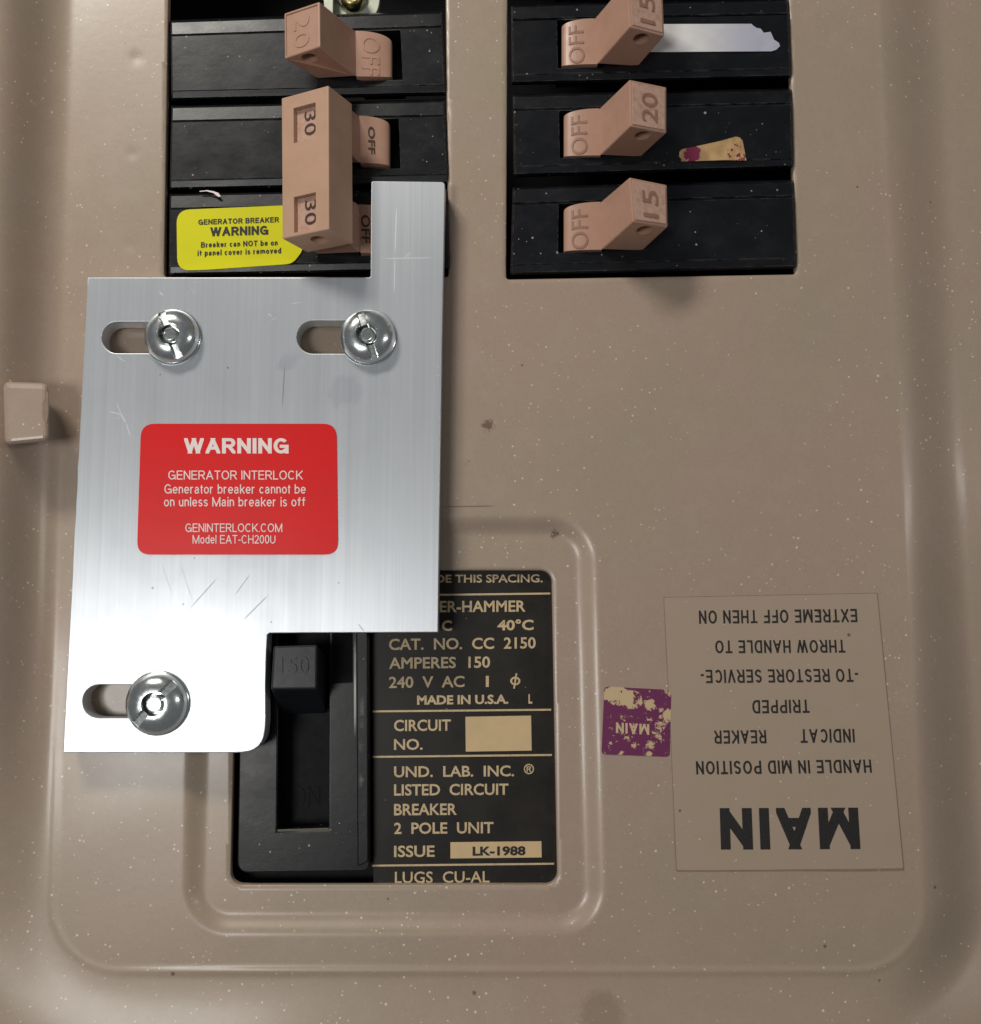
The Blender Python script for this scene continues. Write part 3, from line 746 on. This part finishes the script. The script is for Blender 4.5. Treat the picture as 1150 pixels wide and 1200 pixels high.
# the tie
def tieface(u, v, d=0.0):
    a, b, c, e = P(385, 100, 95), P(330, 115, 66), P(331, 280, 66), P(385.5, 268.6, 95)
    nn = (b-a).cross(e-a).normalized(); nn = nn if nn.z > 0 else -nn
    return a.lerp(b, u).lerp(e.lerp(c, u), v)+nn*d*S
bm = bmesh.new()
H1, L1, L2, H2 = P(385, 100, 95), P(330, 115, 66), P(331, 280, 66), P(385.5, 268.6, 95)
S1, S2 = P(413, 122, 58), P(414, 285.5, 58); B1_, B2_ = L1+(S1-H1), L2+(S2-H2)
vs = [bm.verts.new(v) for v in (H1, L1, L2, H2, S1, B1_, B2_, S2)]
for f in ((0, 1, 2, 3), (4, 7, 6, 5), (0, 3, 7, 4), (1, 5, 6, 2), (0, 4, 5, 1), (3, 2, 6, 7)): bm.faces.new([vs[i] for i in f])
bmesh.ops.bevel(bm, geom=list(bm.edges), offset=1.2*S, segments=2, affect='EDGES', profile=.5)
tie = bmmk('handle_tie', bm, TAN, b2)
tie['label'] = 'tan tie bar joining both toggles, with two windows showing 30'
def cutbox(c8):
    bm = bmesh.new(); q = [bm.verts.new(v) for v in c8]
    for f in ((0, 1, 2, 3), (4, 7, 6, 5), (0, 3, 7, 4), (1, 5, 6, 2), (0, 4, 5, 1), (3, 2, 6, 7)): bm.faces.new([q[i] for i in f])
    bmesh.ops.recalc_face_normals(bm, faces=bm.faces)
    me = bpy.data.meshes.new('c'); bm.to_mesh(me); bm.free(); o = bpy.data.objects.new('c', me); SC.collection.objects.link(o); return o
o2 = wloc(b2)
for (v0, v1) in ((.095, .345), (.725, .978-.01)):
    v1 = v0+.25
    c8 = [tieface(u, v, 6) for u, v in ((.27, v0), (.74, v0), (.74, v1), (.27, v1))]+[tieface(u, v, -7) for u, v in ((.27, v0), (.74, v0), (.74, v1), (.27, v1))]
    boolean(tie, cutbox(c8))
    w_ = [tieface(u, v, -6.2) for u, v in ((.275, v0+.003), (.735, v0+.003), (.735, v1-.003), (.275, v1-.003))]
    fl = mk('number_face', w_+[p-Vector((0, 0, .6*S)) for p in w_], [(0, 1, 2, 3), (4, 7, 6, 5), (0, 3, 7, 4), (1, 5, 6, 2), (0, 4, 5, 1), (3, 2, 6, 7)], PINKFACE, tie)
    for f in (0,):
        va, vb = v0+.03, v0+.20
        q = (tieface(.33, va, -6.0), tieface(.33, vb, -6.0), tieface(.57, vb, -6.0), tieface(.57, va, -6.0))
    text('30', qmap(*q, .4, .05), BROWNINK, tie)
bmx = (H2+L2+B2_+S2)/4; nn = (L2-H2).cross(S2-H2).normalized()
boolean(tie, cutcyl(bmx+(H2-bmx)*.12, 10, nn, 30))
# yellow label
yl = slab('yellow_label', [rounded([(207, 246), (350, 240), (356, 292), (343, 309), (242, 316), (208, 317)], [16, 4, 8, 8, 3, 15])], 6.6, 1.0, YELLOW, b2, label='yellow generator breaker warning label')
K = dict(z=6.7, mat=INK, parent=yl)
sprt('GENERATOR BREAKER', 232.6, 327, 257.3, 263.6, dyr=-3.0, w=.195, gap=.12, **K)
sprt('WARNING', 246.7, 314.6, 266.5, 277, dyr=-2.0, w=.21, gap=.09, **K)
sprt('Breaker can NOT be on', 235.7, 325.6, 283.8, 290.3, dyr=-2.6, w=.195, gap=.13, **K)
sprt('if panel cover is removed', 231.7, 329.7, 293.5, 301.8, dyr=-3.2, desc=True, w=.195, gap=.13, **K)
slab('white_fleck', [[(234, 223.8), (243, 222.8), (250, 224), (256, 226), (259, 230), (256, 230.5), (250, 226), (242, 224), (234, 224.6)]], 7.4, .8, WHITEINK, b2)
# right column
G = 'breakers in the right opening'
r1 = thing('circuit_breaker', P(762, 50, -120), 'black breaker in the right column with a torn white strip beside its toggle', 'circuit breaker', G)
body(r1, (599, 7), (924, 0), (928, 92), (600, 100), (.165, .33, .18, .80), zf=7)
kr = dict(side=1, recess=.9, nummat=TANMARK, offmat=TANMARK, offbox=(.35, .80, .12, .98))
def rt(par, HT, LT, LB, HB, BT, BB, DT, DB, KT, KB, num): return toggle(par, HT, LT, LB, HB, BT, BB, DT, DB, KT, KB, zs=(76, 58, 12, 2, 4), num=num, **kr)
rt(r1, (735, -23), (777, -12), (779, 42), (738.5, 31.5), (697, 21.5), (700.5, 75), (658.5, 32), (658.5, 77.5), (748, 22), (748, 78), '15')
slab('white_strip', [[(700, 28.6), (880.6, 28.2), (884, 31), (887, 33), (892, 33), (895.5, 38), (903, 37), (905, 41), (907, 46.3), (913, 50), (914, 54), (910, 58.5), (904, 60), (700, 61.5)]], 8.6, .9, WHITE, r1, jit=.5, label='rubbed white strip torn at its right end')
r2 = thing('circuit_breaker', P(762, 155, -120), 'black breaker marked 20 in the middle of the right column with a torn tan sticker', 'circuit breaker', G)
body(r2, (601, 112), (928, 105), (930, 198), (602, 208), (.165, .33, .2, .78), zf=7)
rt(r2, (738, 93), (781.5, 102), (781.5, 156), (739, 148), (702.5, 127), (704, 182), (661, 137), (661, 183.5), (751, 130), (751, 184), '20')
slab('torn_sticker', [[(796, 183), (796.5, 178), (799, 175), (811, 172.5), (845, 165), (862.5, 160), (867, 161), (870.5, 165), (875, 188), (850, 187.5), (820, 188.5), (798, 189), (799, 187)]], 8.4, .8, TORN, r2, label='torn tan sticker with purple remains')
r3 = thing('circuit_breaker', P(762, 265, -120), 'black breaker marked 15 at the bottom of the right column, nothing stuck on it', 'circuit breaker', G)
body(r3, (601, 221), (930, 212), (934, 316), (598, 324), (.165, .33, .19, .745), zf=7)
rt(r3, (738, 207.5), (782, 216.5), (783, 266), (742, 260), (704, 236.5), (705.5, 292.5), (661, 247), (661, 295), (753, 240), (753, 294), '15')
# edges of a further pair of breakers at the top of the frame
r0 = thing('circuit_breaker', P(762, -50, -120), 'black breaker edge just showing above the top right breaker', 'circuit breaker', G)
body(r0, (598, -100), (922, -106), (924, -10), (599, -3), (.165, .33, .18, .80), zf=7)

# ------------------------------------------------------------------ main breaker
mb = thing('main_breaker', P(465, 1037, -120), 'big black main breaker with handle marked 150 and tan printed rating label', 'main breaker')
def ring_body(name, outer, inner, zt, zb, mat, parent, zin=None, br_=0):
    o = slab(name, [outer, inner], zt, zt-zb, mat, parent, 1.6)
    return o
# case floor behind everything
slab('case', [rounded([(268, 640), (668, 640), (676, 1062), (262, 1062)], 6)], -46, 60, CAVITY, mb)
outer = rounded([(284, 668), (433, 668), (433.5, 1021), (278, 1023)], [3, 3, 10, 14])
inner = [(327, 742), (386, 742), (385.5, 973), (324.5, 975)]
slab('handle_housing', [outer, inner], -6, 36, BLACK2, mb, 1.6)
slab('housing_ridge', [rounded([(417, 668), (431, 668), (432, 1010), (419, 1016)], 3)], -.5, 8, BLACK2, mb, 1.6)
# sloping lip at the bottom of the well, light from above painted in
mk('well_lip', [P(324.5, 972, -8), P(385.5, 970, -8), P(383, 979, -34), P(328, 981, -34), P(324.5, 978, -8.5), P(385.5, 977, -8.5)], [(0, 1, 2, 3), (0, 4, 5, 1)], simple('lit_lip', (92, 88, 80), .4), mb)
mk('well_lip', [P(323.5, 976.5, -5.6), P(387, 974, -5.6), P(386, 970.5, -9.5), P(326, 973, -9.5)], [(0, 3, 2, 1)], simple('lit_lip_edge', (96, 92, 84), .4), mb)
# flat dark sheet standing for a shallow pocket's shade, right of the handle
slab('pocket_shade', [[(389, 700), (413, 700), (413, 800), (389, 801)]], -4.6, 1.0, DARK, mb)
# handle
bm = bmesh.new()
tipq = [(320.8, 757), (372, 755.5), (371.5, 807.5), (317.6, 808)]; basq = [(330, 770), (384, 770), (384, 836), (330, 838)]
t = [bm.verts.new(P(x, y, 52)) for x, y in tipq]; m_ = [bm.verts.new(P(x, y, 18)) for x, y in [(324, 762), (377, 761), (377, 818), (322, 819)]]
b = [bm.verts.new(P(x, y, -30)) for x, y in basq]
bm.faces.new(t); bm.faces.new(b[::-1])
for A_, B_ in ((t, m_), (m_, b)):
    for i in range(4): bm.faces.new((A_[i-1], A_[i], B_[i], B_[i-1]))
bmesh.ops.recalc_face_normals(bm, faces=bm.faces)
bmesh.ops.bevel(bm, geom=[e for e in bm.edges], offset=2.2*S, segments=3, affect='EDGES', profile=.5)
hd = bmmk('handle', bm, HANDLE, mb)
text('150', qmap(P(329, 770, 52), P(362, 769.5, 52), P(362, 789, 52), P(329, 789.5, 52), 1.3, 0), HANDLE, hd, weight=0.0)
text('ON', qmap(P(341, 921, -45.8), P(375, 921, -45.8), P(375, 946, -45.8), P(341, 946, -45.8), .8, 0), CAVITY, mb)
# rating label
rl = slab('rating_label', [rounded([(436, 660), (664, 660), (672, 1056), (438, 1056)], 4)], -19, 14, RATING, mb, label='black rating label with tan lettering and rules')
zl = -19
def R(s, x0, x1, y0, y1, dyr=-1.2, w=.012, **k): return prt(s, x0, x1, y0, y1, zl, GOLD, rl, dyr=dyr, weight=w, **k)
R('DE THIS SPACING.', 511, 636, 673.5, 683, -.5, .02)
R('CUTLER-HAMMER', 469, 616, 704.5, 718, -1, .02)
R('C', 518, 530, 727, 739.5, 0, .03); R('40°C', 583, 625.5, 726, 739, -.5, .03)
R('CAT.  NO.  CC  2150', 456, 628, 748.5, 762, -2, .02)
R('AMPERES  150', 456, 574.5, 770.5, 784, -1.4, .02)
R('240  V  AC', 456, 544.5, 793, 806.5, -1.2, .02); R('1', 569.5, 573, 792, 805, 0, 0)
# phase sign: ring and slash
ol = [(604+6*math.cos(a*math.pi/12), 798+5*math.sin(a*math.pi/12)) for a in range(24)]
slab('lettering', [ol, [(604+(x-604)*.62, 798+(y-798)*.60) for x, y in ol]], zl+.4, .4, GOLD, rl)
strip('lettering', [(605.5, 789), (602.5, 807)], 2.0, zl+.5, GOLD, rl)
R('MADE IN U.S.A.', 489, 596, 815, 826, -1.2, .035); R('L', 619.5, 624, 813.5, 824.5, 0, .035)
def rule(x0, y0, x1, y1, w=2.2): strip('printed_rule', [(x0, y0), (x1, y1)], w, zl+.5, GOLD, rl)
rule(480, 697.5, 645, 695.5); rule(437, 833.7, 646, 831.7); rule(437, 887, 647, 884.7); rule(436, 1014.5, 649.5, 1012.2)
R('CIRCUIT', 462, 528.5, 843.5, 857, -.6, .02); R('NO.', 462, 495.5, 866, 879, -.3, .02)
slab('blank_box', [[(545.6, 840), (622.5, 838.6), (623.3, 879.6), (546, 880.8)]], zl+.5, .5, GOLDBOX, rl)
R('UND.  LAB.  INC.', 462, 602.6, 898, 911, -1.2, .02); R('®', 614, 626, 895, 907.3, 0, .01)
R('LISTED  CIRCUIT', 462, 596, 919, 932.5, -1, .02); R('BREAKER', 462, 535.5, 942, 955.5, -.6, .02)
R('2  POLE  UNIT', 462, 578.5, 964, 977.5, -1, .02); R('ISSUE', 462, 509.5, 991, 1004.5, -.4, .02)
bx = slab('printed_box', [[(528, 987), (634.6, 985.8), (635, 1004.8), (528, 1006)]], zl+.5, .5, GOLDBOX, rl)
prt('LK-1988', 554, 616, 992, 1003, zl+.5, INK, rl, dyr=-.6, weight=.035)
R('LUGS  CU-AL', 463, 574, 1021.5, 1035, -.8, .01)

# ------------------------------------------------------------------ interlock plate
ZP = 32
ip = thing('interlock_plate', P(290, 600, 6), 'brushed aluminium interlock plate held by three dome nuts, red warning label on it', 'metal plate')
def slotpts(cx_, cy_, r, x1): return arc(cx_, cy_, r, 90, 270, 14)+arc(x1, cy_, r, -90, 90, 14)
left = [(103-29*t+random.uniform(-.5, .5)*(1 if .38 < t < .7 else .1), 325+557*t) for t in [i/40 for i in range(41)]]
pl = left[::-1]   # bottom -> top
outline = left+[(200, 882.2), (278, 882)]+[(278+t_[0], t_[1]) for t_ in []]
outline += rounded([(278, 882), (308.5, 880), (311.5, 845)], [0, 24, 0])[1:]+[(311.3, 800), (312.5, 760), (313.5, 744)]+[(316, 742), (380, 741.6), (513.5, 741), (515.5, 560), (518, 400), (521.5, 222)]+arc(517.5, 217, 4, 0, -90, 5)+[(437, 212), (435.3, 213.5), (434.5, 323.5), (432, 325)]
holes_ = [slotpts(137.5, 395.5, 18.3, 206), slotpts(367, 395, 19.3, 432), slotpts(116.5, 822, 19.6, 186)]
plate = slab('plate', [outline]+holes_, ZP, 26, ALU, ip, .9)
red = slab('red_label', [rounded([(165.5, 496.5), (394.5, 496.5), (396.5, 650), (160.5, 650)], 16)], ZP+1.0, 1.0, RED, ip, label='red warning label with white lettering')
K = dict(z=ZP+1.0, mat=WHITEINK, parent=red)
sprt('WARNING', 216, 338.5, 513.5, 531.5, w=.20, gap=.09, **K)
sprt('GENERATOR INTERLOCK', 197.5, 355, 551.5, 562, w=.115, gap=.12, **K)
sprt('Generator breaker cannot be', 193, 358.5, 567.5, 578.5, w=.115, gap=.12, **K)
sprt('on unless Main breaker is off', 192.5, 358, 582.5, 593.5, w=.115, gap=.12, **K)
sprt('GENINTERLOCK.COM', 217.5, 331, 613.5, 623.5, w=.115, gap=.12, **K)
sprt('Model EAT-CH200U', 226, 323, 627, 637, w=.115, gap=.12, **K)

# ------------------------------------------------------------------ dome nuts
def dome_proto(r=32.0):
    nr, na = 46, 200
    vs = []; fs = []
    radii = [r*i/nr for i in range(nr+1)]
    def zfun(x, y):
        q = math.hypot(x, y)
        z = 3+17*math.sqrt(max(0, 1-((max(q, 12)-12)/(r-11.6))**2))
        if q < 13.5: z = min(z, 19.0) if q > 12.2 else 1.0
        if 12.2 <= q < r*.93 and abs(y) < 4.3: z = min(z, 12.0-.18*(q-12))
        return z
    for i, q in enumerate(radii):
        for k in range(na):
            a = 2*math.pi*k/na; x, y = q*math.cos(a), q*math.sin(a)
            vs.append((x*S, y*S, zfun(x, y)*S))
    for i in range(nr):
        for k in range(na): fs.append((i*na+k, (i+1)*na+k, (i+1)*na+(k+1) % na, i*na+(k+1) % na))
    me = bpy.data.meshes.new('head'); me.from_pydata(vs, [], fs); me.validate()
    me.materials.append(CHROME)
    me.polygons.foreach_set('use_smooth', [True]*len(me.polygons))
    try: me.set_sharp_from_angle(angle=math.radians(38))
    except Exception: pass
    return me
hm = dome_proto()
def lathe(name, prof, mat, n_=40):
    vs = []; fs = []
    for (q, z) in prof:
        for k in range(n_): a = 2*math.pi*k/n_; vs.append((q*S*math.cos(a), q*S*math.sin(a), z*S))
    for j in range(len(prof)-1):
        for k in range(n_): fs.append((j*n_+k, j*n_+(k+1) % n_, (j+1)*n_+(k+1) % n_, (j+1)*n_+k))
    me = bpy.data.meshes.new(name); me.from_pydata(vs, [], fs); me.validate(); me.materials.append(mat)
    me.polygons.foreach_set('use_smooth', [True]*len(me.polygons))
    me.set_sharp_from_angle(angle=math.radians(40)); return me
thr = []
for i in range(5): thr += [(9.2, 3+2.2*i), (8.0, 4.1+2.2*i)]
pm = lathe('stud', thr+[(8.4, 13.2), (7.4, 14.4), (6.6, 14.5), (6.2, 13.9), (0.01, 13.8)], CHROME)
sm_ = lathe('shank', [(13, -26), (13, 1)], CHROME)
fl_ = lathe('flange', [(31.5, 0), (33.2, .4), (33.4, 2.4), (32.2, 3.6), (30.5, 3.8)], CHROME)
def screw(cx_, cy_, rot, k, label, src=None):
    if src is None:
        t_ = bpy.data.objects.new('dome_nut', None); SC.collection.objects.link(t_); t_.empty_display_size = .01
        for nm, m in (('head', hm), ('stud', pm), ('shank', sm_), ('flange', fl_)):
            o = bpy.data.objects.new(nm, m); SC.collection.objects.link(o); o.parent = t_
    else:
        t_ = src.copy(); SC.collection.objects.link(t_)
        for ch in list(src.children):
            c = ch.copy(); SC.collection.objects.link(c); c.parent = t_
    t_.location = P(cx_, cy_, ZP+.15); t_.rotation_euler = (0, 0, math.radians(rot)); t_.scale = (k, k, 1)
    t_['label'] = label; t_['category'] = 'nut'; t_['group'] = 'slotted dome nuts holding the plate'
    return t_
s1 = screw(203.5, 395.5, -68, .985, 'shiny slotted dome nut at the top left corner of the aluminium plate')
screw(432, 396, -72, .985, 'shiny slotted dome nut at the top of the plate, below its raised narrow arm', s1)
screw(185.5, 824, 48, 1.07, 'shiny slotted dome nut at the bottom of the plate, below the red label', s1)
